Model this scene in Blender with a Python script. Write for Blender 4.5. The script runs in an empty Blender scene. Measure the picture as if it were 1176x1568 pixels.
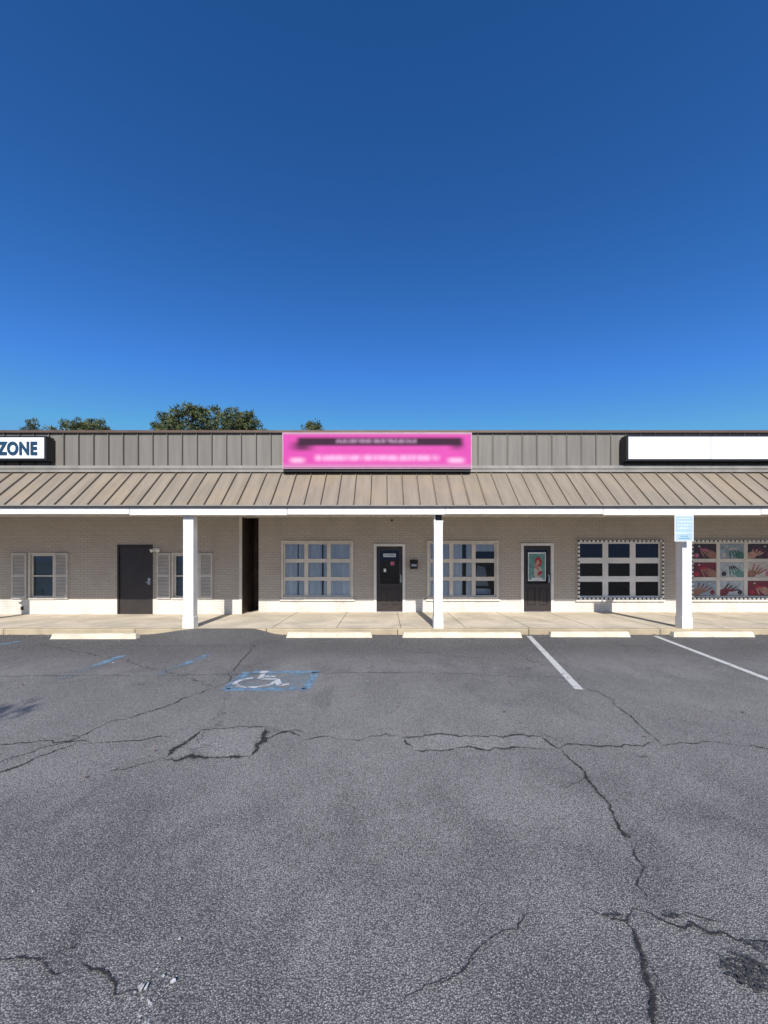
import bpy, bmesh, math, random
from mathutils import Vector, Matrix
random.seed(7)
scene = bpy.context.scene
EYE = 1.75; F = 589.0
# measured positions: metres on a plane at distance d
def PX(px, d): return (px-588.0)*d/F
def PZ(py, d): return EYE-(py-856.0)*d/F
def GR(px, py):
    d = F*EYE/(py-856.0)
    return ((px-588.0)*d/F, d)

# ---------------------------------------------------------------- node helper
class M:
    def __init__(s, name):
        s.mat = bpy.data.materials.new(name); s.mat.use_nodes = True
        s.nt = s.mat.node_tree; s.n = s.nt.nodes
        s.bsdf = s.n['Principled BSDF']; s.out = s.n['Material Output']
    def link(s, a, b): s.nt.links.new(a, b)
    def setin(s, sock, v):
        if isinstance(v, bpy.types.NodeSocket): s.link(v, sock)
        else: sock.default_value = v
    def pos(s):
        return s.n.new('ShaderNodeNewGeometry').outputs['Position']
    def tc(s, w='Generated'): return s.n.new('ShaderNodeTexCoord').outputs[w]
    def sep(s, v):
        n = s.n.new('ShaderNodeSeparateXYZ'); s.link(v, n.inputs[0]); return n.outputs
    def comb(s, x, y, z):
        n = s.n.new('ShaderNodeCombineXYZ')
        for i, v in enumerate((x, y, z)): s.setin(n.inputs[i], v)
        return n.outputs[0]
    def math(s, op, a, b=0.0, c=0.0, clamp=False):
        n = s.n.new('ShaderNodeMath'); n.operation = op; n.use_clamp = clamp
        s.setin(n.inputs[0], a); s.setin(n.inputs[1], b); s.setin(n.inputs[2], c)
        return n.outputs[0]
    def noise(s, vec, scale, detail=4, rough=0.55, dist=0.0, out='Fac'):
        n = s.n.new('ShaderNodeTexNoise'); s.link(vec, n.inputs['Vector'])
        n.inputs['Scale'].default_value = scale; n.inputs['Detail'].default_value = detail
        n.inputs['Roughness'].default_value = rough; n.inputs['Distortion'].default_value = dist
        return n.outputs[out]
    def voro(s, vec, scale, feature='F1', out='Distance', rnd=1.0):
        n = s.n.new('ShaderNodeTexVoronoi'); n.feature = feature; s.link(vec, n.inputs['Vector'])
        n.inputs['Scale'].default_value = scale; n.inputs['Randomness'].default_value = rnd
        return n.outputs[out]
    def mapr(s, v, a, b, c=0.0, d=1.0, smooth=True):
        n = s.n.new('ShaderNodeMapRange'); n.interpolation_type = 'SMOOTHSTEP' if smooth else 'LINEAR'
        s.setin(n.inputs['Value'], v)
        n.inputs['From Min'].default_value = a; n.inputs['From Max'].default_value = b
        n.inputs['To Min'].default_value = c; n.inputs['To Max'].default_value = d
        return n.outputs['Result']
    def mix(s, f, a, b, mode='MIX'):
        n = s.n.new('ShaderNodeMix'); n.data_type = 'RGBA'; n.blend_type = mode
        s.setin(n.inputs[0], f)
        for sock, v in ((n.inputs[6], a), (n.inputs[7], b)):
            if isinstance(v, (tuple, list)): v = (*v[:3], 1.0)
            s.setin(sock, v)
        return n.outputs[2]
    def scale(s, vec, sx, sy, sz):
        n = s.n.new('ShaderNodeMapping'); s.link(vec, n.inputs[0]); n.inputs['Scale'].default_value = (sx, sy, sz)
        return n.outputs[0]
    def bump(s, h, strength=0.3, dist=0.01):
        n = s.n.new('ShaderNodeBump'); n.inputs['Strength'].default_value = strength
        n.inputs['Distance'].default_value = dist; s.link(h, n.inputs['Height'])
        s.link(n.outputs[0], s.bsdf.inputs['Normal'])
    def col(s, v):
        if isinstance(v, (tuple, list)): v = (*v[:3], 1.0)
        s.setin(s.bsdf.inputs['Base Color'], v)
    def rough(s, v): s.setin(s.bsdf.inputs['Roughness'], v)
    def metal(s, v): s.bsdf.inputs['Metallic'].default_value = v

def simple(name, c, rough=0.6, var=0.15, sc=3.0, metal=0.0, bump=0.0):
    m = M(name); p = m.pos()
    n = m.noise(p, sc, 5)
    n2 = m.noise(p, sc*14, 3)
    f = m.math('ADD', m.math('MULTIPLY', n, 0.7), m.math('MULTIPLY', n2, 0.3))
    lo = [x*(1-var) for x in c]; hi = [min(1, x*(1+var)) for x in c]
    m.col(m.mix(m.mapr(f, 0.35, 0.65), lo, hi)); m.rough(rough); m.metal(metal)
    if bump: m.bump(n2, bump, 0.004)
    return m.mat

# ---------------------------------------------------------------- materials
def asphalt_mat(name, gain=1.0):
    m = M(name); p = m.pos(); xyz = m.sep(p)
    big = m.noise(p, 0.33, 3, 0.5, 0.8)
    mid = m.noise(m.scale(p, 1.0, 0.75, 1), 1.5, 5, 0.62, 0.6)
    fine = m.noise(p, 9.0, 5, 0.7)
    tone = m.math('ADD', m.math('MULTIPLY', big, 0.40), m.math('ADD', m.math('MULTIPLY', mid, 0.42), m.math('MULTIPLY', fine, 0.18)))
    base = m.mix(m.mapr(tone, 0.40, 0.60), (0.150, 0.145, 0.142), (0.300, 0.286, 0.270))
    # sun-bleached wheel-traffic band across the aisle
    yy = m.math('ADD', xyz[1], m.math('MULTIPLY', m.math('SUBTRACT', mid, 0.5), 2.2))
    band = m.math('MULTIPLY', m.mapr(yy, 2.2, 3.2), m.mapr(yy, 6.0, 4.4))
    base = m.mix(m.math('MULTIPLY', band, 0.45), base, (0.350, 0.333, 0.312))
    # newer, darker surfacing beside the curb
    kerb = m.math('ADD', xyz[1], m.math('MULTIPLY', m.math('SUBTRACT', mid, 0.5), 2.8))
    base = m.mix(m.math('MULTIPLY', m.mapr(kerb, 6.2, 7.7), 0.70), base, (0.062, 0.061, 0.062))
    # oil / tyre stains
    st = m.mapr(m.noise(m.scale(p, 1.0, 0.7, 1), 0.9, 4, 0.6, 1.2), 0.55, 0.72)
    base = m.mix(m.math('MULTIPLY', st, 0.42), base, (0.085, 0.083, 0.083))
    st2 = m.mapr(m.noise(p, 2.6, 5, 0.75, 1.5), 0.62, 0.72)
    base = m.mix(m.math('MULTIPLY', st2, 0.34), base, (0.055, 0.054, 0.054))
    # aggregate: stones exposed in dark binder
    wv = m.n.new('ShaderNodeVectorMath'); wv.operation = 'ADD'; m.link(p, wv.inputs[0])
    ws = m.n.new('ShaderNodeVectorMath'); ws.operation = 'SCALE'; ws.inputs['Scale'].default_value = 0.006
    m.link(m.noise(p, 130, 2, 0.6, 0, 'Color'), ws.inputs[0]); m.link(ws.outputs[0], wv.inputs[1])
    pv = wv.outputs[0]
    vc = m.voro(pv, 125, 'F1', 'Color'); vd = m.voro(pv, 125, 'F1', 'Distance')
    r = m.sep(vc)[0]
    base = m.mix(m.mapr(vd, 0.32, 0.68, 0.0, 0.76), base, (0.036, 0.035, 0.035))
    stone = m.math('MULTIPLY', m.mapr(r, 0.40, 1.0, 0, 1, False), m.mapr(vd, 0.52, 0.26))
    base = m.mix(m.math('MULTIPLY', stone, 0.60), base, (0.64, 0.62, 0.58))
    v2 = m.voro(p, 230, 'F1', 'Color')
    base = m.mix(m.mapr(m.sep(v2)[1], 0.75, 1.0, 0, 0.5), base, (0.52, 0.50, 0.47))
    # hairline cracks
    wp = m.n.new('ShaderNodeVectorMath'); wp.operation = 'ADD'
    m.link(p, wp.inputs[0])
    nz = m.n.new('ShaderNodeVectorMath'); nz.operation = 'SCALE'; nz.inputs['Scale'].default_value = 0.5
    m.link(m.noise(p, 2.2, 6, 0.75, 0, 'Color'), nz.inputs[0]); m.link(nz.outputs[0], wp.inputs[1])
    e = m.voro(wp.outputs[0], 0.42, 'DISTANCE_TO_EDGE', 'Distance')
    cr = m.math('MULTIPLY', m.mapr(e, 0.004, 0.001), m.mapr(m.noise(p, 0.6, 2), 0.50, 0.58))
    base = m.mix(m.math('MULTIPLY', cr, 0.6), base, (0.03, 0.03, 0.03))
    if gain != 1.0: base = m.mix(1.0, base, (gain, gain, gain), 'MULTIPLY')
    m.col(base); m.rough(0.92); m.bsdf.inputs['Specular IOR Level'].default_value = 0.3
    h = m.math('ADD', m.math('MULTIPLY', m.mapr(vd, 0.0, 0.7, 1, 0), 0.7), m.math('MULTIPLY', fine, 0.6))
    m.bump(h, 0.65, 0.0065)
    return m.mat
ASPH = asphalt_mat('asphalt'); ASPH_P = asphalt_mat('asphalt_patch', 1.12)

def concrete(name, c, tint=(0.45, 0.36, 0.22)):
    m = M(name); p = m.pos()
    a = m.noise(p, 1.3, 6, 0.65, 0.5); b = m.noise(p, 45, 4, 0.6)
    base = m.mix(m.mapr(a, 0.3, 0.7), [x*0.78 for x in c], [min(1, x*1.12) for x in c])
    base = m.mix(m.mapr(m.noise(p, 3.1, 5, 0.7, 1.0), 0.52, 0.75, 0, 0.5), base, tint)
    base = m.mix(m.mapr(b, 0.55, 0.8, 0, 0.4), base, (0.18, 0.16, 0.14))
    m.col(base); m.rough(0.9); m.bump(b, 0.3, 0.003); return m.mat
WALK = concrete('walk_concrete', (0.64, 0.56, 0.44))
KERB = concrete('curb_concrete', (0.50, 0.41, 0.27))
STOP = concrete('wheel_stop_concrete', (0.76, 0.67, 0.51))

def brick():
    m = M('painted_brick'); xyz = m.sep(m.pos()); p = m.pos()
    uv = m.comb(m.math('ADD', xyz[0], xyz[1]), xyz[2], 0.0)
    b = m.n.new('ShaderNodeTexBrick'); m.link(uv, b.inputs['Vector'])
    b.inputs['Scale'].default_value = 1.0; b.inputs['Brick Width'].default_value = 0.215
    b.inputs['Row Height'].default_value = 0.075; b.inputs['Mortar Size'].default_value = 0.007
    b.inputs['Mortar Smooth'].default_value = 0.4; b.offset = 0.5
    b.inputs['Color1'].default_value = (0.53, 0.470, 0.395, 1); b.inputs['Color2'].default_value = (0.485, 0.43, 0.36, 1)
    b.inputs['Mortar'].default_value = (0.34, 0.30, 0.25, 1)
    dirt = m.noise(m.scale(p, 1.2, 1, 0.6), 1.5, 6, 0.65)
    c = m.mix(m.mapr(dirt, 0.42, 0.75, 0, 0.40), b.outputs['Color'], (0.34, 0.29, 0.24))
    # sunlit band below the canopy shadow, painted into the lowest courses
    sunband = m.mix(m.mapr(dirt, 0.45, 0.7), (0.80, 0.76, 0.70), (0.62, 0.585, 0.53))
    sunband = m.mix(m.math('MULTIPLY', b.outputs['Fac'], 0.5), sunband, (0.38, 0.35, 0.30))
    c = m.mix(m.mapr(xyz[2], 0.525, 0.520, 0, 0.85, False), c, sunband)
    m.col(c); m.rough(0.75)
    m.bump(m.math('SUBTRACT', 1.0, b.outputs['Fac']), 0.5, 0.005)
    return m.mat
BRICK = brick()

def metalpanel(name, c, streak, off):
    m = M(name); p = m.pos()
    a = m.noise(m.scale(p, 7, 1, 0.5), 1.0, 5, 0.6)
    b = m.noise(p, 0.8, 4, 0.6)
    x = m.sep(p)[0]
    cell = m.n.new('ShaderNodeTexWhiteNoise'); cell.noise_dimensions = '1D'
    m.link(m.math('FLOOR', m.math('DIVIDE', m.math('SUBTRACT', x, off), 0.38)), cell.inputs['W'])
    base = m.mix(m.mapr(a, 0.3, 0.7), [v*0.86 for v in c], [v*1.1 for v in c])
    base = m.mix(m.mapr(cell.outputs[0], 0, 1, 0, 0.14, False), base, [v*0.7 for v in c])
    base = m.mix(m.mapr(b, 0.50, 0.72, 0, 0.45), base, streak)
    m.col(base); m.rough(0.55); m.bump(b, 0.15, 0.02); return m.mat
UPPER = metalpanel('upper_panel_metal', (0.200, 0.183, 0.157), (0.16, 0.144, 0.122), .14)
LOWER = metalpanel('mansard_metal', (0.285, 0.235, 0.175), (0.36, 0.27, 0.165), .08)
SEAMD = simple('seam_dark', (0.035, 0.029, 0.024), 0.6)
CAP = simple('cap_brown', (0.12, 0.075, 0.05), 0.5)
FLASH = simple('flashing', (0.29, 0.27, 0.24), 0.5)
WHITE = simple('white_paint', (0.80, 0.78, 0.74), 0.55, 0.09, 2.5, bump=0.1)
TRIM = simple('trim_cream', (0.70, 0.655, 0.57), 0.55, 0.1)
SHUT = simple('shutter_paint', (0.58, 0.545, 0.49), 0.6, 0.08)
SOFF = simple('soffit', (0.58, 0.54, 0.48), 0.8)
DOOR = simple('door_brown', (0.036, 0.029, 0.027), 0.45, 0.15)
DARKW = simple('dark_wood', (0.10, 0.066, 0.052), 0.6, 0.25)
BLACK = simple('black_plastic', (0.012, 0.012, 0.012), 0.4)
SIGNW = simple('sign_white', (0.86, 0.87, 0.88), 0.35, 0.02, 1.0)
NAVY = simple('sign_navy', (0.012, 0.05, 0.10), 0.4)
ROOM = simple('room_dark', (0.018, 0.018, 0.018), 0.9)
STEEL = simple('steel', (0.45, 0.45, 0.45), 0.35, metal=0.9)
BULB = simple('bulb_white', (0.85, 0.85, 0.82), 0.3)
PAPER = simple('paper', (0.75, 0.77, 0.80), 0.6)
LEAFD = simple('dry_leaf', (0.20, 0.11, 0.05), 0.8, 0.4, 30)
STONE = simple('pale_chip', (0.6, 0.58, 0.55), 0.8, 0.2, 30)
BARK = simple('bark', (0.10, 0.075, 0.055), 0.9, 0.3, 6)

def glass():
    m = M('window_glass')
    fr = m.n.new('ShaderNodeFresnel'); fr.inputs['IOR'].default_value = 1.5
    t = m.n.new('ShaderNodeBsdfTransparent'); t.inputs[0].default_value = (0.86, 0.90, 0.92, 1)
    g = m.n.new('ShaderNodeBsdfGlossy'); g.inputs['Roughness'].default_value = 0.01
    bn = m.n.new('ShaderNodeBump'); bn.inputs['Strength'].default_value = .12; bn.inputs['Distance'].default_value = .01
    m.link(m.noise(m.pos(), 2.5, 1), bn.inputs['Height']); m.link(bn.outputs[0], g.inputs['Normal'])
    mx = m.n.new('ShaderNodeMixShader')
    m.link(m.math('MULTIPLY', fr.outputs[0], 1.1, clamp=True), mx.inputs[0]); m.link(t.outputs[0], mx.inputs[1]); m.link(g.outputs[0], mx.inputs[2])
    m.link(mx.outputs[0], m.out.inputs[0]); m.n.remove(m.bsdf); return m.mat
GLASS = glass()

def curtain():
    m = M('curtain'); p = m.pos()
    x = m.noise(m.scale(p, 1, 1, 0.06), 9, 3, 0.6)
    m.col(m.mix(m.mapr(x, 0.35, 0.65), (0.70, 0.75, 0.78), (0.90, 0.92, 0.93))); m.rough(0.9)
    return m.mat
CURT = curtain()
PC = {k: simple('poster_'+k, [v*.8 for v in c], .35, .22, 9) for k, c in dict(
    slate=(.36,.44,.50), ash=(.55,.60,.63), maroon=(.22,.035,.05), dark=(.06,.04,.04), skin=(.60,.34,.24), tan=(.40,.20,.13),
    pink=(.62,.17,.27), red=(.55,.03,.05), green=(.08,.20,.15), cream=(.68,.60,.52), teal=(.17,.36,.31)).items()}

def paint(name, c, wear, soft=.035, fs=60, k=.5):
    m = M(name); p = m.pos()
    n = m.noise(p, 5, 5, 0.7); f = m.noise(p, fs, 5, 0.75)
    s = m.math('ADD', m.math('MULTIPLY', n, 1-k), m.math('MULTIPLY', f, k))
    cov = m.mapr(s, wear-soft, wear+soft)
    m.col(m.mix(m.mapr(f, 0.4, 0.7), [v*0.7 for v in c], c)); m.rough(0.85)
    t = m.n.new('ShaderNodeBsdfTransparent'); mx = m.n.new('ShaderNodeMixShader')
    m.link(cov, mx.inputs[0]); m.link(t.outputs[0], mx.inputs[1]); m.link(m.bsdf.outputs[0], mx.inputs[2])
    m.link(mx.outputs[0], m.out.inputs[0]); return m.mat
PWHITE = paint('road_paint_white', (0.72, 0.71, 0.67), 0.43)
PBLUE = paint('road_paint_blue', (0.20, 0.34, 0.47), 0.475, .06)
PBLUE2 = paint('road_paint_blue_faded', (0.22, 0.34, 0.42), 0.535, .08)
PWORN = paint('road_paint_worn', (0.64, 0.66, 0.67), 0.46)
TAR = paint('crack_dark', (0.030, 0.028, 0.027), 0.46, .06, 110, .75)
TARH = paint('crack_halo', (0.085, 0.082, 0.080), 0.56, .07, 90, .75)
DARKSTAIN = paint('stain_dark', (0.045, 0.044, 0.044), 0.51, .03, 90, .7)
SPLAT = paint('splat_white', (0.72, 0.70, 0.66), 0.50)

def pinksign():
    m = M('pink_sign_face'); s = m.sep(m.tc()); u, v = s[0], s[2]
    def soft(a, b, x, w): return m.math('MULTIPLY', m.mapr(x, a-w, a+w), m.mapr(x, b+w, b-w))
    def bx(u0, u1, v0, v1, wu=0.012, wv=0.05): return m.math('MULTIPLY', soft(u0, u1, u, wu), soft(v0, v1, v, wv))
    p = m.comb(m.math('MULTIPLY', u, 5.0), v, 0.0)
    base = m.mix(m.noise(p, 1.2, 2), (0.55, 0.048, 0.30), (0.64, 0.085, 0.37))
    base = m.mix(m.mapr(v, 0.16, 0.0, 0, 0.6), base, (0.46, 0.30, 0.40))
    base = m.mix(m.mapr(v, 0.93, 1.0, 0, 0.7), base, (0.38, 0.24, 0.30))
    base = m.mix(m.math('MULTIPLY', bx(0.075, 0.955, 0.64, 0.88, 0.02, 0.06), 0.97), base, (0.022, 0.009, 0.020))
    base = m.mix(m.math('MULTIPLY', bx(0.05, 0.15, 0.50, 0.75, 0.05, 0.09), 0.85), base, (0.04, 0.01, 0.03))
    base = m.mix(m.math('MULTIPLY', bx(0.90, 0.95, 0.53, 0.75, 0.04, 0.09), 0.75), base, (0.04, 0.01, 0.03))
    tx = m.mapr(m.noise(m.comb(m.math('MULTIPLY', u, 30.0), m.math('MULTIPLY', v, 2.0), 0.0), 1.3, 1), 0.30, 0.62, .35, 1)
    base = m.mix(m.math('MULTIPLY', m.math('MULTIPLY', bx(0.28, 0.71, 0.72, 0.84, 0.012, 0.06), tx), 0.50), base, (0.55, 0.32, 0.48))
    tx2 = m.mapr(m.noise(m.comb(m.math('MULTIPLY', u, 24.0), m.math('MULTIPLY', v, 1.5), 3.0), 1.1, 1), 0.28, 0.6, .45, 1)
    base = m.mix(m.math('MULTIPLY', m.math('MULTIPLY', bx(0.17, 0.83, 0.20, 0.36, 0.02, 0.09), tx2), 0.66), base, (0.80, 0.50, 0.68))
    base = m.mix(m.math('MULTIPLY', bx(0.04, 0.11, 0.14, 0.28, 0.025, 0.08), 0.65), base, (0.80, 0.58, 0.70))
    base = m.mix(m.math('MULTIPLY', bx(0.88, 0.96, 0.14, 0.28, 0.025, 0.08), 0.65), base, (0.80, 0.58, 0.70))
    m.col(base); m.rough(0.7); m.bsdf.inputs['Specular IOR Level'].default_value = 0.2; return m.mat
PINK = pinksign()
PINKE = simple('pink_edge', (0.48, 0.28, 0.38), 0.5)

def foliage(name, a, b):
    m = M(name); p = m.pos()
    n = m.math('ADD', m.math('MULTIPLY', m.noise(p, 0.9, 3), 0.6), m.math('MULTIPLY', m.noise(p, 6, 2), 0.4))
    m.col(m.mix(m.mapr(n, 0.38, 0.62), a, b)); m.rough(0.7); return m.mat
PINE = foliage('pine_needles', (0.035, 0.055, 0.020), (0.15, 0.165, 0.05))

# ---------------------------------------------------------------- mesh builder
class B:
    def __init__(s): s.v = []; s.f = []; s.mi = []; s.mats = []
    def m(s, mat):
        if mat not in s.mats: s.mats.append(mat)
        return s.mats.index(mat)
    def poly(s, pts, mat):
        k = len(s.v); s.v += [tuple(p) for p in pts]; s.f.append(tuple(range(k, k+len(pts)))); s.mi.append(s.m(mat))
    def hexa(s, c, mat):
        k = len(s.v); s.v += [tuple(p) for p in c]; i = s.m(mat)
        for q in ((0,3,2,1),(4,5,6,7),(0,1,5,4),(1,2,6,5),(2,3,7,6),(3,0,4,7)):
            s.f.append(tuple(k+j for j in q)); s.mi.append(i)
    def box(s, x0, x1, y0, y1, z0, z1, mat):
        s.hexa([(x0,y0,z0),(x1,y0,z0),(x1,y1,z0),(x0,y1,z0),(x0,y0,z1),(x1,y0,z1),(x1,y1,z1),(x0,y1,z1)], mat)
    def cyl(s, p0, p1, r0, r1, mat, n=12, caps=True):
        p0 = Vector(p0); p1 = Vector(p1); d = (p1-p0).normalized()
        a = d.orthogonal().normalized(); b = d.cross(a); k = len(s.v); i = s.m(mat)
        for p, r in ((p0, r0), (p1, r1)):
            for j in range(n):
                t = 2*math.pi*j/n; s.v.append(tuple(p+a*r*math.cos(t)+b*r*math.sin(t)))
        for j in range(n):
            s.f.append((k+j, k+(j+1)%n, k+n+(j+1)%n, k+n+j)); s.mi.append(i)
        if caps:
            s.f.append(tuple(k+j for j in range(n))[::-1]); s.mi.append(i)
            s.f.append(tuple(k+n+j for j in range(n))); s.mi.append(i)
    def obj(s, name, parent=None, bevel=0.0, seg=2):
        me = bpy.data.meshes.new(name); me.from_pydata(s.v, [], s.f)
        for mt in s.mats: me.materials.append(mt)
        me.polygons.foreach_set('material_index', s.mi); me.update()
        o = bpy.data.objects.new(name, me); scene.collection.objects.link(o)
        if parent: o.parent = parent
        if bevel:
            md = o.modifiers.new('bevel', 'BEVEL'); md.width = bevel; md.segments = seg; md.limit_method = 'ANGLE'
        return o
def empty(name):
    o = bpy.data.objects.new(name, None); scene.collection.objects.link(o); return o

# ---------------------------------------------------------------- ground
b = B(); S = 400
b.poly([(-S,-S,0),(S,-S,0),(S,S,0),(-S,S,0)], ASPH); b.obj('asphalt_ground')

YK = 8.90; YW = 11.78; WZ = 0.13; XL = -4.36; XR = -3.84
b = B()
b.hexa([(-24,YK+.15,-.05),(XL+.1,YK+.15,-.05),(XL+.1,13.4,-.05),(-24,13.4,-.05),
        (-24,YK+.15,WZ),(XL+.1,YK+.15,WZ),(XL+.1,13.4,.03),(-24,13.4,.03)], WALK)
b.hexa([(XL+.1,YK+.15,-.05),(XR,YK+.15,-.05),(XR,13.4,-.05),(XL+.1,13.4,-.05),
        (XL+.1,YK+.15,WZ),(XR,YK+.15,WZ),(XR,13.4,WZ),(XL+.1,13.4,.03)], WALK)
b.box(XR,24,YK+.15,13.4,-.05,WZ,WALK)
for i in range(-15, 16):
    x = i*1.52+0.4
    if x > XR: b.box(x-.006,x+.006,YK+.15,YW-.02,WZ,WZ+.002,SEAMD)
b.obj('sidewalk')
b = B()
xr0, xr1 = PX(300, YK), PX(402, YK)
x = -24.0
while x < 24:
    x2 = min(x+3.04, 24)
    b.box(x, x2-.012, YK, YK+.147, -.05, WZ+.003, KERB); x = x2
b.obj('curb', bevel=0.015)
# asphalt feathered up to the walk: smooth little ramp
b = B(); NX, NY = 26, 8
rx0, rx1 = xr0-1.25, xr1+.45
def rampz(u, v):
    s = min(1, u/.42, (1-u)/.22); s = s*s*(3-2*s)
    return .003+(WZ+.008)*s*(v**1.3)
for i in range(NX):
    for j in range(NY):
        P4 = []
        for (a, c) in ((i,j),(i+1,j),(i+1,j+1),(i,j+1)):
            u, v = a/NX, c/NY; P4.append((rx0+(rx1-rx0)*u, 7.75+(YK+.012-7.75)*v, rampz(u,v)))
        b.poly(P4, ASPH)
ro = b.obj('asphalt_ramp')
for f_ in ro.data.polygons: f_.use_smooth = True

# ---------------------------------------------------------------- markings
def strip(b, pts, w, mat, z=.004):
    for (x0,y0),(x1,y1) in zip(pts, pts[1:]):
        d = Vector((x1-x0, y1-y0)).normalized(); n = Vector((-d.y, d.x))*w/2
        b.poly([(x0-n.x,y0-n.y,z),(x1-n.x,y1-n.y,z),(x1+n.x,y1+n.y,z),(x0+n.x,y0+n.y,z)], mat)
for p0, p1, w, mt in (((810,974),(887,1056),.11,PWHITE),((1003,974),(1290,1084),.11,PWHITE),
                      ((188,1004),(150,1018),.13,PBLUE),((150,1018),(95,1040),.13,PBLUE2),((318,1003),(280,1018),.13,PBLUE),((280,1018),(240,1034),.13,PBLUE2),((30,982),(-60,998),.12,PBLUE)):
    b = B(); strip(b, [GR(*p0), GR(*p1)], w, mt, .0045); b.obj('parking_line')
b = B()
x0, y0 = GR(345,1056); x1, _ = GR(468,1056); y1 = GR(400,1029)[1]
for q in ([(x0,y0),(x1,y0)], [(x0+.1,y1),(x1+.05,y1)], [(x1,y0),(x1,y1)], [(x0,y0),(x0,y1)]):
    strip(b, q, .12, PBLUE, .004)
b.poly([(x0,y0,.0036),(x1,y0,.0036),(x1,y1,.0036),(x0,y1,.0036)], PBLUE2)
cx, cy, s = GR(400,1044)[0], (y0+y1)/2+.02, 0.78
def q(u, v): return (cx+u*s*1.15, cy+v*s)
arc = [q(-.08+.30*math.cos(t), -.18+.27*math.sin(t)) for t in [math.radians(a) for a in range(110, 371, 13)]]
strip(b, arc, .07, PWORN, .009)
strip(b, [q(-.10,.34), q(-.06,.02), q(.22,.0), q(.34,-.34), q(.48,-.30)], .08, PWORN, .010)
strip(b, [q(-.08,.17), q(.16,.17)], .07, PWORN, .008)
b.poly([(*q(-.11+.075*math.cos(t), .45+.075*math.sin(t)), .0105) for t in [2*math.pi*i/14 for i in range(14)]], PWORN)
b.obj('accessible_parking_symbol')

# ---------------------------------------------------------------- cracks
def crack(b, pix, w, seed, z=.005):
    rnd = random.Random(seed+99); src = [GR(*p) for p in pix]; pts = []; off = 0; vel = 0
    for (xa,ya),(xb,yb) in zip(src, src[1:]):
        L = math.hypot(xb-xa, yb-ya); n = max(2, int(L/.014)); d = ((xb-xa)/L, (yb-ya)/L)
        for i in range(n):
            if rnd.random() < .30: vel = rnd.gauss(0, .0065)
            off = off*.88+vel+rnd.gauss(0,.003); t = i/n
            pts.append((xa+(xb-xa)*t-d[1]*off, ya+(yb-ya)*t+d[0]*off, d))
    pts.append((*src[-1], d)); ww = w; N = len(pts); W = []
    for i in range(N):
        ww = max(w*.35, min(w*1.6, ww+rnd.gauss(0, w*.18)+(w-ww)*.10))
        e = max(.12, min(1, i/8, (N-1-i)/8)); W.append((ww*.5*e*rnd.uniform(.55,1.45), ww*.5*e*rnd.uniform(.55,1.45)))
    for k, mat, zz in ((1.0, TAR, z), (2.3, TARH, z-.0018)):
        for i in range(N-1):
            (xa,ya,da),(xb,yb,db) = pts[i], pts[i+1]; la, ra = W[i]; lb, rb = W[i+1]
            b.poly([(xa+da[1]*ra*k,ya-da[0]*ra*k,zz),(xb+db[1]*rb*k,yb-db[0]*rb*k,zz),(xb-db[1]*lb*k,yb+db[0]*lb*k,zz),(xa-da[1]*la*k,ya+da[0]*la*k,zz)], mat)
def patch(pix, z):
    b.poly([(*GR(*p), z) for p in pix], ASPH_P)
b = B()
patch([(300,1119),(412,1115),(383,1158),(253,1160)], .0020)
patch([(618,1130),(650,1126),(832,1128),(850,1147),(628,1149)], .0020)
b.obj('asphalt_patch')
b = B()
CR = [([(300,1119),(350,1116),(412,1115)],.017),([(412,1115),(400,1135),(383,1158)],.040),([(383,1158),(310,1160),(252,1161)],.030),([(252,1161),(275,1140),(300,1119)],.028),
 ([(252,1160),(222,1172),(165,1190)],.009),([(412,1117),(440,1120),(470,1125)],.010),([(390,1130),(425,1129),(462,1130)],.022),
 ([(-20,1192),(50,1165),(80,1150),(125,1138)],.017),([(125,1138),(190,1135),(270,1130)],.008),([(-20,1146),(60,1134),(140,1138)],.011),
 ([(462,1130),(545,1129),(612,1130)],.008),([(612,1131),(650,1125),(720,1127),(790,1125),(832,1129)],.020),([(618,1130),(628,1148)],.012),
 ([(628,1149),(700,1148),(760,1149),(848,1147)],.016),([(828,1127),(850,1142),(862,1148)],.030),([(848,1146),(920,1146),(1010,1142)],.017),
 ([(1010,1142),(1090,1140),(1200,1144)],.010),
 ([(862,1148),(895,1175),(908,1195),(930,1232),(950,1265),(965,1290)],.011),([(965,1290),(990,1335),(1018,1390)],.007),
 ([(893,1052),(935,1068),(960,1090),(985,1115),(1010,1142)],.008),
 ([(398,972),(372,1010),(345,1045),(250,1085),(170,1105),(100,1135),(-20,1172)],.010),
 ([(-10,1036),(120,1034),(250,1036),(400,1032)],.009),([(470,1031),(600,1030),(720,1033),(900,1040)],.008),
 ([(888,1384),(920,1400),(958,1408),(1000,1400),(1060,1410),(1088,1432),(1150,1444),(1200,1458)],.009),
 ([(956,1408),(968,1435),(985,1470),(995,1505),(1008,1540),(1016,1590)],.022),([(1018,1395),(1040,1402),(1070,1405),(1110,1402)],.007),
 ([(985,1470),(1008,1500),(1020,1550)],.006),
 ([(-10,1472),(40,1466),(75,1462),(90,1476),(150,1488),(190,1500),(222,1528)],.009),([(75,1462),(95,1475),(110,1474)],.014),([(222,1528),(270,1535),(330,1525)],.003),
 ([(600,1548),(680,1495),(720,1475),(745,1458),(800,1430),(832,1400)],.0035),([(640,1530),(700,1482),(740,1464)],.004),
 ([(60,985),(200,1015),(330,1052)],.008),([(560,985),(640,1000),(760,1010)],.008),
 ([(100,1135),(118,1128),(103,1122)],.007),([(1018,1390),(1010,1402)],.007),([(905,1190),(870,1205),(840,1207)],.003)]
for i, (pp, w) in enumerate(CR): crack(b, pp, w, i, z=.0060+.00005*i)
b.obj('pavement_cracks')
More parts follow.
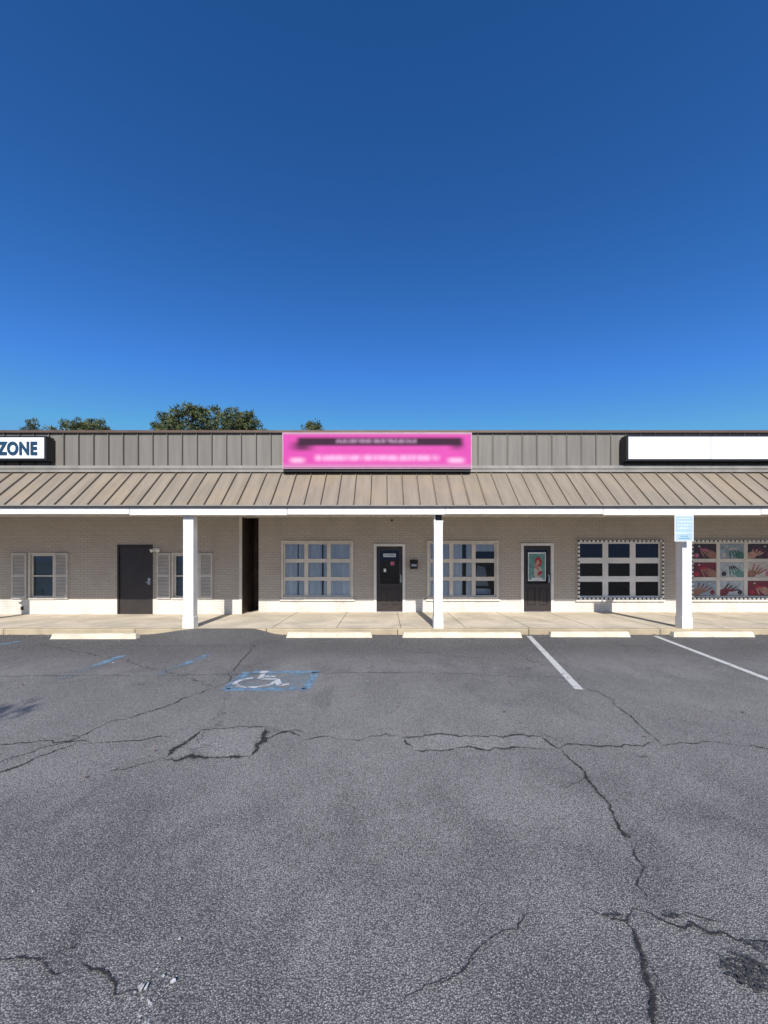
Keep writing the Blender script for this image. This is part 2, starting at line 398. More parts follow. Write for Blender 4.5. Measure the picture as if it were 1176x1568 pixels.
def blob(b, px, py, rx, ry, mat, z, seed, n=40):
    rnd = random.Random(seed); x, y = GR(px, py)
    b.poly([(x+rx*math.cos(t)*rnd.uniform(.55,1.15), y+ry*math.sin(t)*rnd.uniform(.55,1.15), z) for t in [2*math.pi*i/n for i in range(n)]], mat)
b = B()
for k,(px,py,rx,ry,mt) in enumerate([(1145,1490,.11,.09,DARKSTAIN),(960,1281,.022,.03,DARKSTAIN),(1030,1405,.05,.016,DARKSTAIN),(985,1160,.07,.02,DARKSTAIN),
   (940,1403,.05,.015,DARKSTAIN),(1165,1450,.07,.03,DARKSTAIN)]):
    blob(b,px,py,rx,ry,mt,.0092+.0003*k,k)
b.obj('oil_stain')
b = B(); rnd = random.Random(5)
for k in range(22): blob(b, 216+rnd.gauss(0,11), 1544+rnd.gauss(0,13), rnd.uniform(.006,.014), rnd.uniform(.012,.026), SPLAT, .010+.0003*k, 50+k, 14)
for (px,py,r) in ((265,1508,.012),(275,1443,.007),(250,1500,.007),(240,1490,.004),(300,1380,.004),(50,1370,.005),(120,1460,.003)):
    blob(b, px, py, r, r, STONE, .017, px, 12)
b.obj('paint_splatter')
b = B(); rnd = random.Random(11)
for k in range(520):
    if k < 300: x = rnd.uniform(-9,9); y = YK-abs(rnd.gauss(0,.12))-.02
    elif k < 420: x = rnd.uniform(-9.5,-5); y = YK-abs(rnd.gauss(0,.35))-.02
    else: x = rnd.uniform(-9,9); y = rnd.uniform(3,8.6)
    if rx0 < x < rx1 and y > 7.7: continue
    a = rnd.uniform(0,6.28); r = rnd.uniform(.008,.024)
    b.poly([(x+r*math.cos(a+t), y+r*.7*math.sin(a+t), .012+rnd.uniform(0,.012)) for t in (0,1.4,3.1,4.4)], LEAFD if rnd.random()<.8 else STONE)
b.obj('fallen_leaves')

# ---------------------------------------------------------------- wheel stops
for (a, c, yb) in ((76,208,979),(438,570,977),(616,800,977),(843,966,976),(1032,1157,976)):
    d = F*EYE/(yb-856); xa, xc = PX(a,d), PX(c,d); h = .115
    b = B()
    b.hexa([(xa,d,.002),(xc,d,.002),(xc,d+.17,.002),(xa,d+.17,.002),(xa+.03,d+.035,h),(xc-.03,d+.035,h),(xc-.03,d+.135,h),(xa+.03,d+.135,h)], STOP)
    for t in (.15,.85):
        xx = xa+(xc-xa)*t; b.cyl((xx,d+.085,h-.02),(xx,d+.085,h+.008),.014,.014,STEEL,8)
    b.obj('parking_wheel_stop', bevel=.012)

# ---------------------------------------------------------------- building
BLD = empty('strip_mall_building')
def wall(b, x0, x1, z0, z1, y, ops, mat, rev=.10):
    xs = sorted({x0,x1,*[o[0] for o in ops],*[o[1] for o in ops]}); zs = sorted({z0,z1,*[o[2] for o in ops],*[o[3] for o in ops]})
    for xa, xb in zip(xs, xs[1:]):
        for za_, zb in zip(zs, zs[1:]):
            mx, mz = (xa+xb)/2, (za_+zb)/2
            if any(o[0]<mx<o[1] and o[2]<mz<o[3] for o in ops): continue
            b.poly([(xa,y,za_),(xb,y,za_),(xb,y,zb),(xa,y,zb)], mat)
    for (a,c,d,e) in ops:
        b.poly([(a,y,d),(a,y,e),(a,y+rev,e),(a,y+rev,d)], mat); b.poly([(c,y,d),(c,y+rev,d),(c,y+rev,e),(c,y,e)], mat)
        b.poly([(a,y,e),(c,y,e),(c,y+rev,e),(a,y+rev,e)], mat); b.poly([(a,y,d),(a,y+rev,d),(c,y+rev,d),(c,y,d)], mat)
YL = 11.72
def wx(p): return PX(p, YW)
def wz(p): return PZ(p, YW)
def lx(p): return PX(p, YL)
def lz(p): return PZ(p, YL)
CEIL = 3.03
W1 = (wx(434),wx(538),wz(914),wz(831)); W2 = (wx(657),wx(760),wz(914),wz(831))
W3 = (wx(886),wx(1012),wz(915),wz(830)); W4 = (wx(1059),wx(1186),wz(915),wz(830))
D1 = (wx(573),wx(620),WZ-.02,wz(833)); D2 = (wx(798),wx(847),WZ-.02,wz(832))
LW1 = (lx(47),lx(82),lz(915),lz(849)); LW2 = (lx(266),lx(303),lz(915),lz(849)); LD = (lx(180),lx(234),.02,lz(834))
b = B()
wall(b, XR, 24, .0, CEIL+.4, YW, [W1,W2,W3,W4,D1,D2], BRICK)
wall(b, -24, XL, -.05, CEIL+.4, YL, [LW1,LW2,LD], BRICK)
b.poly([(XL,YL,-.05),(XL,12.9,-.05),(XL,12.9,CEIL+.4),(XL,YL,CEIL+.4)], DARKW)
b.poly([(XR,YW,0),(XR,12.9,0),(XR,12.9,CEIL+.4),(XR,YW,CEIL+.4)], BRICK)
b.poly([(XL-.2,12.9,-.05),(XR+.2,12.9,-.05),(XR+.2,12.9,CEIL+.4),(XL-.2,12.9,CEIL+.4)], DARKW)
b.obj('brick_wall', BLD)
b = B()
for k in range(4):
    y = YL+.12+k*.27; b.box(XL+.002, XL+.014, y, y+.02, .06, CEIL, SEAMD)
b.box(XL-.05, XL+.03, YL-.015, YL+.03, .06, CEIL, TRIM)
b.obj('passage_trim', BLD)
# shell
b = B()
b.box(-24,24,YW+3.0,YW+3.1,0,4.9,ROOM); b.box(-24,24,YW+.3,YW+3.0,-.03,.02,ROOM)
for x in (-24.1, XL-.35, XR+.25, wx(640), wx(865), wx(1035), 24.0): b.box(x, x+.1, YW+.11, YW+3.0, .02, 4.6, ROOM)
b.box(-24,24,9.98,24,4.72,4.82,ROOM); b.box(-24.1,-24,YW,24,0,4.9,BRICK); b.box(24.1,24.2,YW,24,0,4.9,BRICK); b.box(-24,24,24,24.1,0,4.9,BRICK)
b.obj('interior_and_flat_roof', BLD)
b = B(); b.box(-24,24,8.93,YW+.3,CEIL,CEIL+.03,SOFF)
for i in range(-60,61):
    b.box(i*.4-.004,i*.4+.004,8.95,YW-.01,CEIL-.003,CEIL,SEAMD)
b.obj('soffit', BLD)
# fascia
b = B()
x=-24.0; k=0
while x < 24:
    dz = 0.014*math.sin(k*2.1)
    b.box(x, x+3.62, 8.84, 8.90, 2.775+dz, 2.935, WHITE); x += 3.63; k += 1
b.box(-24,24,8.79,8.92,2.937,2.965,SEAMD); b.box(-24,24,8.80,8.915,2.966,2.99,FLASH)
b.box(-24,24,8.905,9.02,2.84,CEIL-.005,SOFF)
b.obj('fascia', BLD)
# lower mansard
yb_, zb_, yt_, zt_ = 8.80, 2.99, 9.80, 3.95
b = B(); b.poly([(-24,yb_,zb_),(24,yb_,zb_),(24,yt_,zt_),(-24,yt_,zt_)], LOWER)
nrm = Vector((0,-(zt_-zb_),(yt_-yb_))).normalized()
P = .38
for i in range(-63, 64):
    x = i*P+.05; j = random.uniform(-.006,.006)
    def slab(xa, xc, h, mat):
        n = nrm*h; n0 = nrm*.001
        b.hexa([(xa,yb_+n0.y,zb_+n0.z),(xc,yb_+n0.y,zb_+n0.z),(xc,yt_+n0.y,zt_+n0.z),(xa,yt_+n0.y,zt_+n0.z),
                (xa,yb_+n.y,zb_+n.z),(xc,yb_+n.y,zb_+n.z),(xc,yt_+n.y,zt_+n.z),(xa,yt_+n.y,zt_+n.z)], mat)
    slab(x+j, x+j+.012, .032, LOWER); slab(x+j+.0125, x+j+.032, .004, SEAMD)
b.obj('mansard_roof', BLD)
b = B(); b.box(-24,24,9.74,9.90,3.955,4.02,FLASH); b.box(-24,24,9.76,9.90,4.022,4.04,SEAMD); b.box(-24,24,9.75,9.90,4.042,4.12,FLASH); b.obj('flashing', BLD)
b = B(); b.box(-24,24,9.90,9.98,4.0,5.00,UPPER)
for i in range(-63, 64):
    x = i*P+.12+random.uniform(-.005,.005); b.box(x,x+.014,9.872,9.899,4.125,4.985,UPPER); b.box(x+.015,x+.035,9.894,9.899,4.125,4.985,SEAMD)
b.box(-24,24,9.85,10.05,5.002,5.05,CAP); b.box(-24,24,9.84,9.849,4.985,5.045,CAP)
b.box(-24,24,9.86,9.897,4.987,5.0,SEAMD)
b.obj('upper_parapet', BLD)

# posts
for (px, hw, tag) in ((291.5,.118,0),(670.5,.100,1),(1047,.110,2),(-110,.12,3),(1430,.11,3)):
    d = 9.06; x = PX(px, d); b = B()
    b.box(x-hw,x+hw,d-.10,d+.10,WZ+.005,2.765 if tag!=1 else 2.64,WHITE)
    b.box(x-hw-.012,x+hw+.012,d-.112,d+.112,WZ+.004,WZ+.26,WHITE)
    b.box(x-hw*.5,x-hw*.5+.008,d-.104,d-.101,WZ+.27,2.60,TRIM)
    if tag == 1:
        b.box(x-hw+.02,x+hw-.02,d-.07,d+.07,2.64,2.84,BLACK); b.box(x-hw-.01,x+hw+.01,d-.11,d+.11,2.60,2.645,WHITE); b.box(x-hw,x-hw+.03,d-.09,d+.09,2.645,2.84,WHITE)
    else: b.box(x-hw+.01,x+hw-.01,d-.09,d+.09,2.765,CEIL-.005,WHITE)
    b.obj('porch_post', BLD, bevel=.008)

# windows
def window(name, r, y, cols, rows, mun, bar=TRIM, curt=None, out=.06, lights=False):
    x0,x1,z0,z1 = r; b = B(); t = .05
    b.box(x0-out,x1+out,y-.03,y-.002,z1,z1+out,TRIM); b.box(x0-out,x1+out,y-.045,y-.002,z0-out,z0,TRIM)
    b.box(x0-out,x0,y-.03,y-.002,z0,z1,TRIM); b.box(x1,x1+out,y-.03,y-.002,z0,z1,TRIM)
    ya, yb = y+.03, y+.07
    b.box(x0,x1,ya,yb,z0,z0+t,bar); b.box(x0,x1,ya,yb,z1-t,z1,bar); b.box(x0,x0+t,ya,yb,z0+t,z1-t,bar); b.box(x1-t,x1,ya,yb,z0+t,z1-t,bar)
    for i in range(1, cols):
        x = x0+(x1-x0)*i/cols; b.box(x-mun/2,x+mun/2,ya+.003,yb-.003,z0+t,z1-t,bar)
    for j in range(1, rows):
        z = z0+(z1-z0)*j/rows; b.box(x0+t,x1-t,ya+.006,yb-.006,z-mun/2,z+mun/2,bar)
    b.poly([(x0+t,y+.05,z0+t),(x1-t,y+.05,z0+t),(x1-t,y+.05,z1-t),(x0+t,y+.05,z1-t)], GLASS)
    if curt:
        for (u0,u1,v0,v1) in curt:
            xa, xb = x0+(x1-x0)*u0, x0+(x1-x0)*u1; za_, zb = z0+(z1-z0)*v0, z0+(z1-z0)*v1; n = max(6,int((xb-xa)*40))
            for k in range(n):
                ka = xa+(xb-xa)*k/n; kb = xa+(xb-xa)*(k+1)/n
                oa = .008*math.sin(k*1.9)+y+.085; ob = .008*math.sin((k+1)*1.9)+y+.085
                b.poly([(ka,oa,za_),(kb,ob,za_),(kb,ob,zb),(ka,oa,zb)], CURT)
    if lights:
        e = out*.5
        per = [((x0-e,z0-e),(x1+e,z0-e)),((x1+e,z0-e),(x1+e,z1+e)),((x1+e,z1+e),(x0-e,z1+e)),((x0-e,z1+e),(x0-e,z0-e))]
        for (p,q_) in per:
            L = math.hypot(q_[0]-p[0],q_[1]-p[1]); n = int(L/.125)
            dx, dz = (q_[0]-p[0])/L, (q_[1]-p[1])/L
            b.box(min(p[0],q_[0])-.026,max(p[0],q_[0])+.026,y-.052,y-.047,min(p[1],q_[1])-.026,max(p[1],q_[1])+.026,BLACK)
            for k in range(n):
                c = (p[0]+dx*L*(k+.5)/n, p[1]+dz*L*(k+.5)/n)
                hx = .036 if dx else .024; hz = .036 if dz else .024
                b.box(c[0]-hx,c[0]+hx,y-.075,y-.053,c[1]-hz,c[1]+hz,BULB)
    return b.obj(name, BLD)
window('window_one', W1, YW, 3, 3, .12, curt=[(.0,.20,.0,1),(.215,.56,.0,1),(.585,1.0,.0,1)])
window('window_two', W2, YW, 3, 3, .12, curt=[(.0,.31,0,1),(.34,.50,0,1),(.56,.64,0,1),(.70,1.0,.84,1)])
window('window_three', W3, YW, 3, 3, .17, bar=WHITE, out=.05, lights=True)
window('window_four', W4, YW, 3, 3, .11, bar=TRIM, out=.05, lights=True)
b = B()
x0,x1,z0,z1 = W2
b.hexa([(x0+1.45,YW+.5,z0+.3),(x0+1.95,YW+.5,z0+.3),(x0+1.95,YW+.8,z0+.3),(x0+1.45,YW+.8,z0+.3),(x0+1.6,YW+.5,z0+.95),(x0+1.85,YW+.5,z0+.9),(x0+1.85,YW+.8,z0+.9),(x0+1.6,YW+.8,z0+.95)], PC['slate'])
b.box(x0+1.4,x0+2.0,YW+.4,YW+.9,z0+.05,z0+.22,PAPER)
b.obj('display_furniture', BLD)
# posters in window four panes: hands with painted nails on coloured grounds
def ell(b, cx, cz, rx, rz, ang, y, mat, n=18):
    ca, sa = math.cos(ang), math.sin(ang)
    b.poly([(cx+rx*math.cos(t)*ca-rz*math.sin(t)*sa, y, cz+rx*math.cos(t)*sa+rz*math.sin(t)*ca) for t in [2*math.pi*i/n for i in range(n)]], mat)
x0,x1,z0,z1 = W4; rnd = random.Random(21)
des = {(0,2):('dark','tan','pink'),(1,2):('slate','green','cream'),(2,2):('dark','skin','maroon'),
       (0,1):('maroon','tan','red'),(1,1):('ash','teal','dark'),(2,1):('cream','tan','pink'),
       (0,0):('slate','tan','maroon'),(1,0):('ash','maroon','dark'),(2,0):('maroon','skin','red')}
for (i,j),(bg,fg,nl) in des.items():
    b = B(); xa = x0+(x1-x0)*i/3+.06; xb = x0+(x1-x0)*(i+1)/3-.06; za_ = z0+(z1-z0)*j/3+.06; zb = z0+(z1-z0)*(j+1)/3-.06
    yy = YW+.058-.018
    b.box(xa,xb,yy,yy+.006,za_,zb,PC[bg]); W = xb-xa; H = zb-za_; cx, cz = (xa+xb)/2, (za_+zb)/2
    base = rnd.choice([.7,-.8,1.0,-.5])
    sx = -1 if base > 0 else 1
    ell(b, cx+sx*W*.36, cz-H*.30, W*.24, H*.26, base*.4, yy-.001, PC[fg])
    for k in range(4):
        a = base+(k-1.5)*.26*(1 if base>0 else -1); L = H*.36*rnd.uniform(.85,1.15)
        px_, pz_ = cx+sx*W*.10+(k-1.5)*W*.12, cz-H*.08+(1.5-k)*sx*-H*.05
        ell(b, px_, pz_, H*.062, L, -a, yy-.0015-.0005*k, PC[fg])
        ell(b, px_+math.sin(a)*L*.80, pz_+math.cos(a)*L*.80, H*.045, H*.14, -a, yy-.004-.0005*k, PC[nl])
    ell(b, cx-sx*W*.34, za_+H*.22, W*.10, H*.16, .3, yy-.007, PC[nl]); ell(b, cx-sx*W*.22, zb-H*.16, W*.05, H*.05, 0, yy-.0075, PC['cream'])
    o_ = b.obj('window_poster', BLD)
    for v in o_.data.vertices: v.co.x = min(max(v.co.x, xa), xb); v.co.z = min(max(v.co.z, za_), zb)
window('window_left_a', LW1, YL, 1, 2, .04, curt=None, out=.05)
window('window_left_b', LW2, YL, 1, 2, .04, curt=None, out=.05)
BL = simple('blind_slat', (0.26,0.33,0.35), .5, .05)
b = B()
for r in (LW1, LW2):
    n = 30
    for k in range(n):
        z = r[2]+.06+(r[3]-r[2]-.12)*k/n
        b.poly([(r[0]+.05,YL+.09,z),(r[1]-.05,YL+.09,z),(r[1]-.05,YL+.11,z+.034),(r[0]+.05,YL+.11,z+.034)], BL)
b.box(LW1[0]+.14, LW1[0]+.30, YL+.052, YL+.056, LW1[2]+.10, LW1[2]+.24, PC['green'])
b.obj('window_blinds', BLD)
def shutter(x0, x1, z0, z1):
    b = B(); y0, y1 = YL-.045, YL-.003; t = .05
    b.box(x0,x0+t,y0,y1,z0,z1,SHUT); b.box(x1-t,x1,y0,y1,z0,z1,SHUT)
    zm = (z0+z1)/2
    for a,c in ((z0,z0+.07),(zm-.035,zm+.035),(z1-.07,z1)): b.box(x0+t,x1-t,y0+.001,y1,a,c,SHUT)
    for a,c in ((z0+.07,zm-.035),(zm+.035,z1-.07)):
        n = int((c-a)/.042)
        for k in range(n):
            z = a+(c-a)*k/n; h=(c-a)/n
            b.hexa([(x0+t,y0+.006,z),(x1-t,y0+.006,z),(x1-t,y1,z+h*.3),(x0+t,y1,z+h*.3),(x0+t,y0+.006,z+h*.45),(x1-t,y0+.006,z+h*.45),(x1-t,y1,z+h),(x0+t,y1,z+h)], SHUT)
    b.obj('window_shutter', BLD)
for a, c in ((19,42),(85,105),(241,262),(306,326)): shutter(lx(a), lx(c), lz(917), lz(847))
# doors
def glazed_door(name, r, prect, figure=False):
    x0,x1,z0,z1 = r; y = YW; b = B()
    b.box(x0-.01,x0+.07,y-.03,y+.06,z0,z1,WHITE); b.box(x1-.07,x1+.01,y-.03,y+.06,z0,z1,WHITE); b.box(x0+.07,x1-.07,y-.029,y+.06,z1-.07,z1,WHITE)
    a, c, d, e = x0+.072, x1-.072, z0+.05, z1-.072; ya, yb = y+.02, y+.06
    b.box(x0+.07,x1-.07,y-.04,y+.05,z0,z0+.045,STEEL)
    st = .10; zg0 = z0+.88
    b.box(a,a+st,ya,yb,d,e,DOOR); b.box(c-st,c,ya,yb,d,e,DOOR); b.box(a+st,c-st,ya,yb,e-.12,e,DOOR)
    b.box(a+st,c-st,ya,yb,zg0-.12,zg0,DOOR); b.box(a+st,c-st,ya,yb,d,d+.16,DOOR)
    mid = (a+c)/2; b.box(mid-.05,mid+.05,ya,yb,d+.16,zg0-.12,DOOR)
    for xa,xb in ((a+st,mid-.05),(mid+.05,c-st)):
        b.box(xa,xb,ya+.022,yb-.005,d+.16,zg0-.12,DOOR); b.box(xa+.04,xb-.04,ya+.006,ya+.021,d+.2,zg0-.16,DOOR)
    b.poly([(a+st,ya+.02,zg0),(c-st,ya+.02,zg0),(c-st,ya+.02,e-.12),(a+st,ya+.02,e-.12)], GLASS)
    b.box(c-st+.03,c-st+.07,ya-.03,ya-.001,z0+.92,z0+1.12,STEEL); b.cyl((c-.06,ya-.06,z0+1.0),(c-.06,ya,z0+1.0),.028,.022,STEEL,12)
    b.cyl((c-.06,ya-.02,z0+1.14),(c-.06,ya,z0+1.14),.022,.022,STEEL,12)
    for k,(u0,u1,v0,v1,mt) in enumerate(prect):
        X0 = a+st+(c-a-2*st)*u0; X1 = a+st+(c-a-2*st)*u1; Z0 = zg0+(e-.12-zg0)*v0; Z1 = zg0+(e-.12-zg0)*v1
        b.box(X0,X1,ya+.012-.0015*k,ya+.0135,Z0,Z1,mt)
    if figure:
        X = (a+c)/2+.03; Zc = (zg0+e-.12)/2; yq = ya+.006
        ell(b, X, Zc-.16, .12, .20, 0, yq, PC['cream']); ell(b, X+.02, Zc+.15, .095, .15, .1, yq-.001, PC['red'])
        ell(b, X, Zc+.13, .052, .085, 0, yq-.002, PC['skin']); ell(b, X-.03, Zc-.02, .05, .12, .6, yq-.003, PC['skin']); ell(b, X+.06, Zc-.20, .05, .09, -.5, yq-.004, PC['red'])
        b.box(X-.2,X+.14,yq-.006,yq-.005,Zc-.40,Zc-.34,PAPER)
    b.obj(name, BLD)
glazed_door('glazed_door', D1, [(.18,.82,.80,.90,PAPER),(.24,.76,.825,.875,PC['slate']),(.55,.75,.55,.66,PC['pink']),(.2,.32,.35,.45,PAPER)])
glazed_door('glazed_door_right', D2, [(.08,.94,.08,.92,PAPER),(.12,.90,.12,.88,PC['teal'])], True)
x0,x1,z0,z1 = LD; b = B()
b.box(x0,x0+.045,YL-.02,YL+.06,z0+.03,z1,DOOR); b.box(x1-.045,x1,YL-.02,YL+.06,z0+.03,z1,DOOR); b.box(x0+.045,x1-.045,YL-.019,YL+.06,z1-.045,z1,DOOR)
b.box(x0+.05,x1-.05,YL+.02,YL+.06,z0+.05,z1-.05,DOOR); b.box(x0,x1,YL-.03,YL+.05,z0,z0+.045,STEEL)
b.box(x1-.16,x1-.08,YL+.008,YL+.019,z0+.95,z0+1.15,STEEL); b.cyl((x1-.12,YL-.03,z0+1.02),(x1-.12,YL+.01,z0+1.02),.03,.025,STEEL)
b.box(x1-.2,x1-.1,YL-.04,YL-.028,z0+1.01,z0+1.03,STEEL)
b.obj('flat_door', BLD)
b = B()
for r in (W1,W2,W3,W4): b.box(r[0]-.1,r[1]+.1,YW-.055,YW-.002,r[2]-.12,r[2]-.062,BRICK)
b.obj('window_sill', BLD)

# mailbox, light
b = B(); x0,x1,z0,z1 = wx(628),wx(639),wz(871),wz(858)
b.box(x0,x1,YW-.14,YW-.002,z0,z1-.05,BLACK)
b.hexa([(x0-.01,YW-.16,z1-.06),(x1+.01,YW-.16,z1-.06),(x1+.01,YW-.002,z1-.06),(x0-.01,YW-.002,z1-.06),(x0-.01,YW-.13,z1-.03),(x1+.01,YW-.13,z1-.03),(x1+.01,YW-.002,z1+.02),(x0-.01,YW-.002,z1+.02)], BLACK)
b.box(x0+.03,x1-.03,YW-.143,YW-.141,z0+.08,z0+.14,STEEL)
b.obj('wall_mailbox', bevel=.004)
b = B(); x = lx(240); z = lz(842)
b.box(x-.10,x+.10,YL-.03,YL-.002,z-.04,z+.05,WHITE)
for sx in (-1,1): b.cyl((x+sx*.05,YL-.03,z),(x+sx*.10,YL-.13,z-.03),.03,.055,WHITE,12)
b.obj('wall_flood_light')
b = B()
b.cyl((wx(600),YW-.03,wz(797)),(wx(600),YW,wz(797)),.03,.03,BLACK); b.box(lx(33),lx(36),YL-.03,YL,lz(934),lz(929),BLACK); b.box(lx(30),lx(33),YL-.03,YL,lz(924),lz(921),STEEL)
b.obj('wall_outlet_box')

# ---------------------------------------------------------------- signs
def sign_box(name, pxl, pxr, pyt, pyb, d, face, frame, depth=.22, edge=.035):
    b = B(); x0,x1,z0,z1 = PX(pxl,d),PX(pxr,d),PZ(pyb,d),PZ(pyt,d)
    b.box(x0-edge,x1+edge,d,d+depth,z0-edge,z1+edge,frame)
    o = b.obj(name, bevel=.006)
    f = B(); f.box(x0,x1,d-.012,d-.001,z0,z1,face); f.obj('sign_face', o); return o,(x0,x1,z0,z1)
o,_ = sign_box('storefront_sign', 434, 721, 664, 716, 9.60, PINK, PINKE, .24, .03)
b = B(); b.box(PX(436,9.75),PX(719,9.75),9.64,9.80,PZ(723,9.7),PZ(718.5,9.7),BLACK); b.obj('sign_under_shadow', o)  # black bar added as the shadow along the pink sign's lower edge
o,_ = sign_box('storefront_sign', 962, 1420, 669, 703, 9.62, SIGNW, BLACK, .24, .045)
xm = PX(1089,9.6); b = B(); b.box(xm-.006,xm+.006,9.603,9.607,_[2],_[3],FLASH); b.obj('face_joint', o)
o,r = sign_box('storefront_sign', -220, 68, 670, 702, 9.62, SIGNW, BLACK, .24, .045)
def text(body, x0, x1, z0, z1, y, mat, parent, off=.0, ext=.004):
    cu = bpy.data.curves.new(body, 'FONT'); cu.body = body; cu.size = 1; cu.extrude = ext; cu.offset = off; cu.space_character = 1.1
    t = bpy.data.objects.new('lettering', cu); scene.collection.objects.link(t)
    bpy.context.view_layer.update()
    me = bpy.data.meshes.new_from_object(t); bpy.data.objects.remove(t)
    xs = [v.co.x for v in me.vertices]; ys = [v.co.y for v in me.vertices]
    ax, bx_, ay, by = min(xs), max(xs), min(ys), max(ys)
    for v in me.vertices:
        v.co = ((v.co.x-ax)/(bx_-ax)*(x1-x0)+x0, y-v.co.z, (v.co.y-ay)/(by-ay)*(z1-z0)+z0)
    me.materials.clear(); me.materials.append(mat)
    o2 = bpy.data.objects.new('lettering', me); scene.collection.objects.link(o2); o2.parent = parent
d = 9.6
text('ZONE', PX(-5,d), PX(57,d), PZ(697,d), PZ(676,d), d-.004, NAVY, o, off=.045)
text('PLAY', PX(-110,d), PX(-25,d), PZ(697,d), PZ(676,d), d-.004, NAVY, o, off=.045)

# accessible parking sign fixed to post
SB = simple('sign_pale_blue', (0.43,0.57,0.65), .4, .05)
SD = simple('sign_blue', (0.12,0.32,0.48), .4)
SL = simple('sign_faded_white', (0.68,0.76,0.80), .4)
b = B(); d = 8.78; x0,x1,z0,z1 = PX(1033,d),PX(1062,d),PZ(829,d),PZ(789,d)
b.box(x0,x1,d,d+.006,z0,z1,SIGNW)
b.box(x0+.018,x1-.018,d-.003,d-.0005,z0+.018,z1-.018,SB)
w=(x1-x0)
b.box(x0+.05*w,x0+.95*w,d-.005,d-.0035,z0+.30*(z1-z0),z0+.34*(z1-z0),SL)
for k in range(4):
    zz = z1-.085-k*.075
    xx = x0+.14*w
    while xx < x0+.80*w:
        ww_ = random.uniform(.03,.07); b.box(xx,min(xx+ww_,x0+.88*w),d-.005,d-.0035,zz,zz+.028,SL); xx += ww_+.018
b.box(x0+.2*w,x0+.8*w,d-.005,d-.0035,z0+.06,z0+.078,SD); b.box(x0+.3*w,x0+.7*w,d-.005,d-.0035,z0+.11,z0+.128,SD)
xm=(x0+x1)/2
b.box(xm-.02,xm+.02,d+.007,d+.17,z1-.12,z1-.08,STEEL); b.box(xm-.02,xm+.02,d+.007,d+.17,z0+.08,z0+.12,STEEL)
b.obj('accessible_parking_sign')

# ---------------------------------------------------------------- trees
def pine(x, y, top, cr, cz, seed, nclump=170, leaf=.17, mat=PINE, per=70):
    rnd = random.Random(seed); b = B(); h = top-.6
    pts = [(x+.15*math.sin(k*1.3+seed), y, h*k/6) for k in range(7)]
    tr = .26 if top > 9 else .10
    for k in range(6): b.cyl(pts[k], pts[k+1], tr*(1-k/7), tr*(1-(k+1)/7), BARK, 9, False)
    cents = []
    for k in range(nclump):
        t = rnd.random()**.8; z = top-.25-(cz)*t
        rr = cr*(.22+.78*math.sin(min(1,.12+t*1.05)*math.pi*.72))
        a = rnd.uniform(0,6.283); r = rr*math.sqrt(rnd.random())*rnd.uniform(.7,1.18)
        cents.append(Vector((x+r*math.cos(a), y+r*math.sin(a), z+rnd.uniform(-.35,.3)-.1*r)))
    for k, c in enumerate(cents):
        if k % 3 == 0: b.cyl((x,y,max(1,c.z-.7)), tuple(c), tr*.22, .012, BARK, 5, False)
    for c in cents:
        R = rnd.uniform(.20,.52)
        for _ in range(per):
            v = Vector((rnd.gauss(0,1),rnd.gauss(0,1),rnd.gauss(0,.6))).normalized()*R*rnd.random()**.5
            p = c+v; d1 = (v.normalized()+Vector((rnd.gauss(0,.5),rnd.gauss(0,.5),rnd.gauss(.3,.5)))).normalized()
            sd = d1.orthogonal().normalized(); sd.rotate(Matrix.Rotation(rnd.uniform(0,6.28),3,d1))
            L = leaf*rnd.uniform(.6,1.5); w = L*.25
            b.poly([tuple(p-sd*w), tuple(p+sd*w), tuple(p+d1*L)], mat)
    return b.obj('pine_tree')
def tree_at(px, top_px, d, cr, cz, seed, n, leaf=.18):
    pine(PX(px,d), d, PZ(top_px,d), cr, cz, seed, n, leaf)
tree_at(292, 617, 32, 2.6, 5, 1, 230)
tree_at(348, 622, 34, 2.6, 5, 2, 200)
tree_at(380, 631, 33, 1.5, 4, 3, 100)
tree_at(260, 633, 34, 1.6, 5, 4, 90)
tree_at(480, 643, 44, 1.6, 4, 5, 120)
tree_at(122, 639, 44, 2.0, 5, 6, 120)
tree_at(152, 641, 46, 1.7, 4, 7, 90)
tree_at(92, 646, 46, 1.7, 4, 8, 80)
tree_at(48, 643, 48, 1.4, 4, 9, 50)
tree_at(397, 648, 40, 1.6, 4, 10, 70)
pine(-4.45, -4.75, 7.0, 1.35, 2.0, 31, 70, .12, PINE, 60)

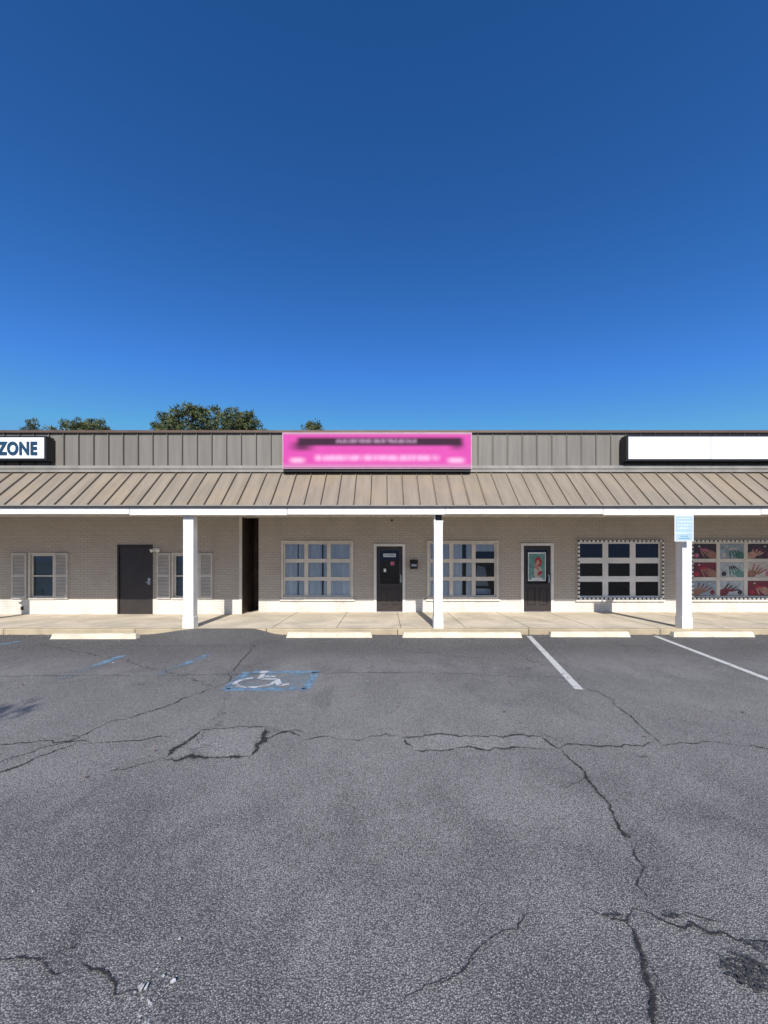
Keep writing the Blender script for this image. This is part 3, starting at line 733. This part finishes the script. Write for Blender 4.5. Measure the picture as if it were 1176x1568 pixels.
# ---------------------------------------------------------------- light, sky, camera
EL, AZ = math.radians(38.0), math.radians(4.0)
Sv = Vector((math.sin(AZ)*math.cos(EL), -math.cos(AZ)*math.cos(EL), math.sin(EL)))
sl = bpy.data.lights.new('sun','SUN'); sl.energy = 5.0; sl.angle = math.radians(.5); sl.color = (1,.95,.875)
so = bpy.data.objects.new('sun', sl); scene.collection.objects.link(so); so.rotation_euler = Sv.to_track_quat('Z','Y').to_euler(); so.location = (0,-20,20)
w = bpy.data.worlds.new('World'); scene.world = w; w.use_nodes = True; nt = w.node_tree
sky = nt.nodes.new('ShaderNodeTexSky'); sky.sky_type = 'NISHITA'; sky.sun_disc = False
sky.sun_elevation = EL; sky.sun_rotation = math.radians(180)-AZ; sky.air_density = 1.0; sky.dust_density = 0.2; sky.ozone_density = 2.5; sky.altitude = 300
# deepen the clear-sky blue (per-channel response curve, limited near the sun)
sp = nt.nodes.new('ShaderNodeSeparateColor'); cb = nt.nodes.new('ShaderNodeCombineColor'); nt.links.new(sky.outputs[0], sp.inputs[0])
for i,(a,g,mx) in enumerate(((.39,1.70,2.6),(.790,1.40,4.0),(1.04,1.42,7.4))):
    p_ = nt.nodes.new('ShaderNodeMath'); p_.operation='POWER'; nt.links.new(sp.outputs[i], p_.inputs[0]); p_.inputs[1].default_value = g
    m_ = nt.nodes.new('ShaderNodeMath'); m_.operation='MULTIPLY'; nt.links.new(p_.outputs[0], m_.inputs[0]); m_.inputs[1].default_value = a
    n_ = nt.nodes.new('ShaderNodeMath'); n_.operation='MINIMUM'; nt.links.new(m_.outputs[0], n_.inputs[0]); n_.inputs[1].default_value = mx
    nt.links.new(n_.outputs[0], cb.inputs[i])
nt.links.new(cb.outputs[0], nt.nodes['Background'].inputs[0]); nt.nodes['Background'].inputs[1].default_value = .10
cam = bpy.data.cameras.new('camera'); co = bpy.data.objects.new('camera', cam); scene.collection.objects.link(co); scene.camera = co
co.location = (0,0,EYE); co.rotation_euler = (math.radians(90),0,0)
cam.sensor_fit = 'VERTICAL'; cam.sensor_height = 24; cam.lens = 24*F/1568; cam.shift_y = 72/1568
cam.clip_start = .05; cam.clip_end = 2000
scene.view_settings.view_transform = 'Standard'; scene.view_settings.look = 'None'; scene.view_settings.exposure = 0
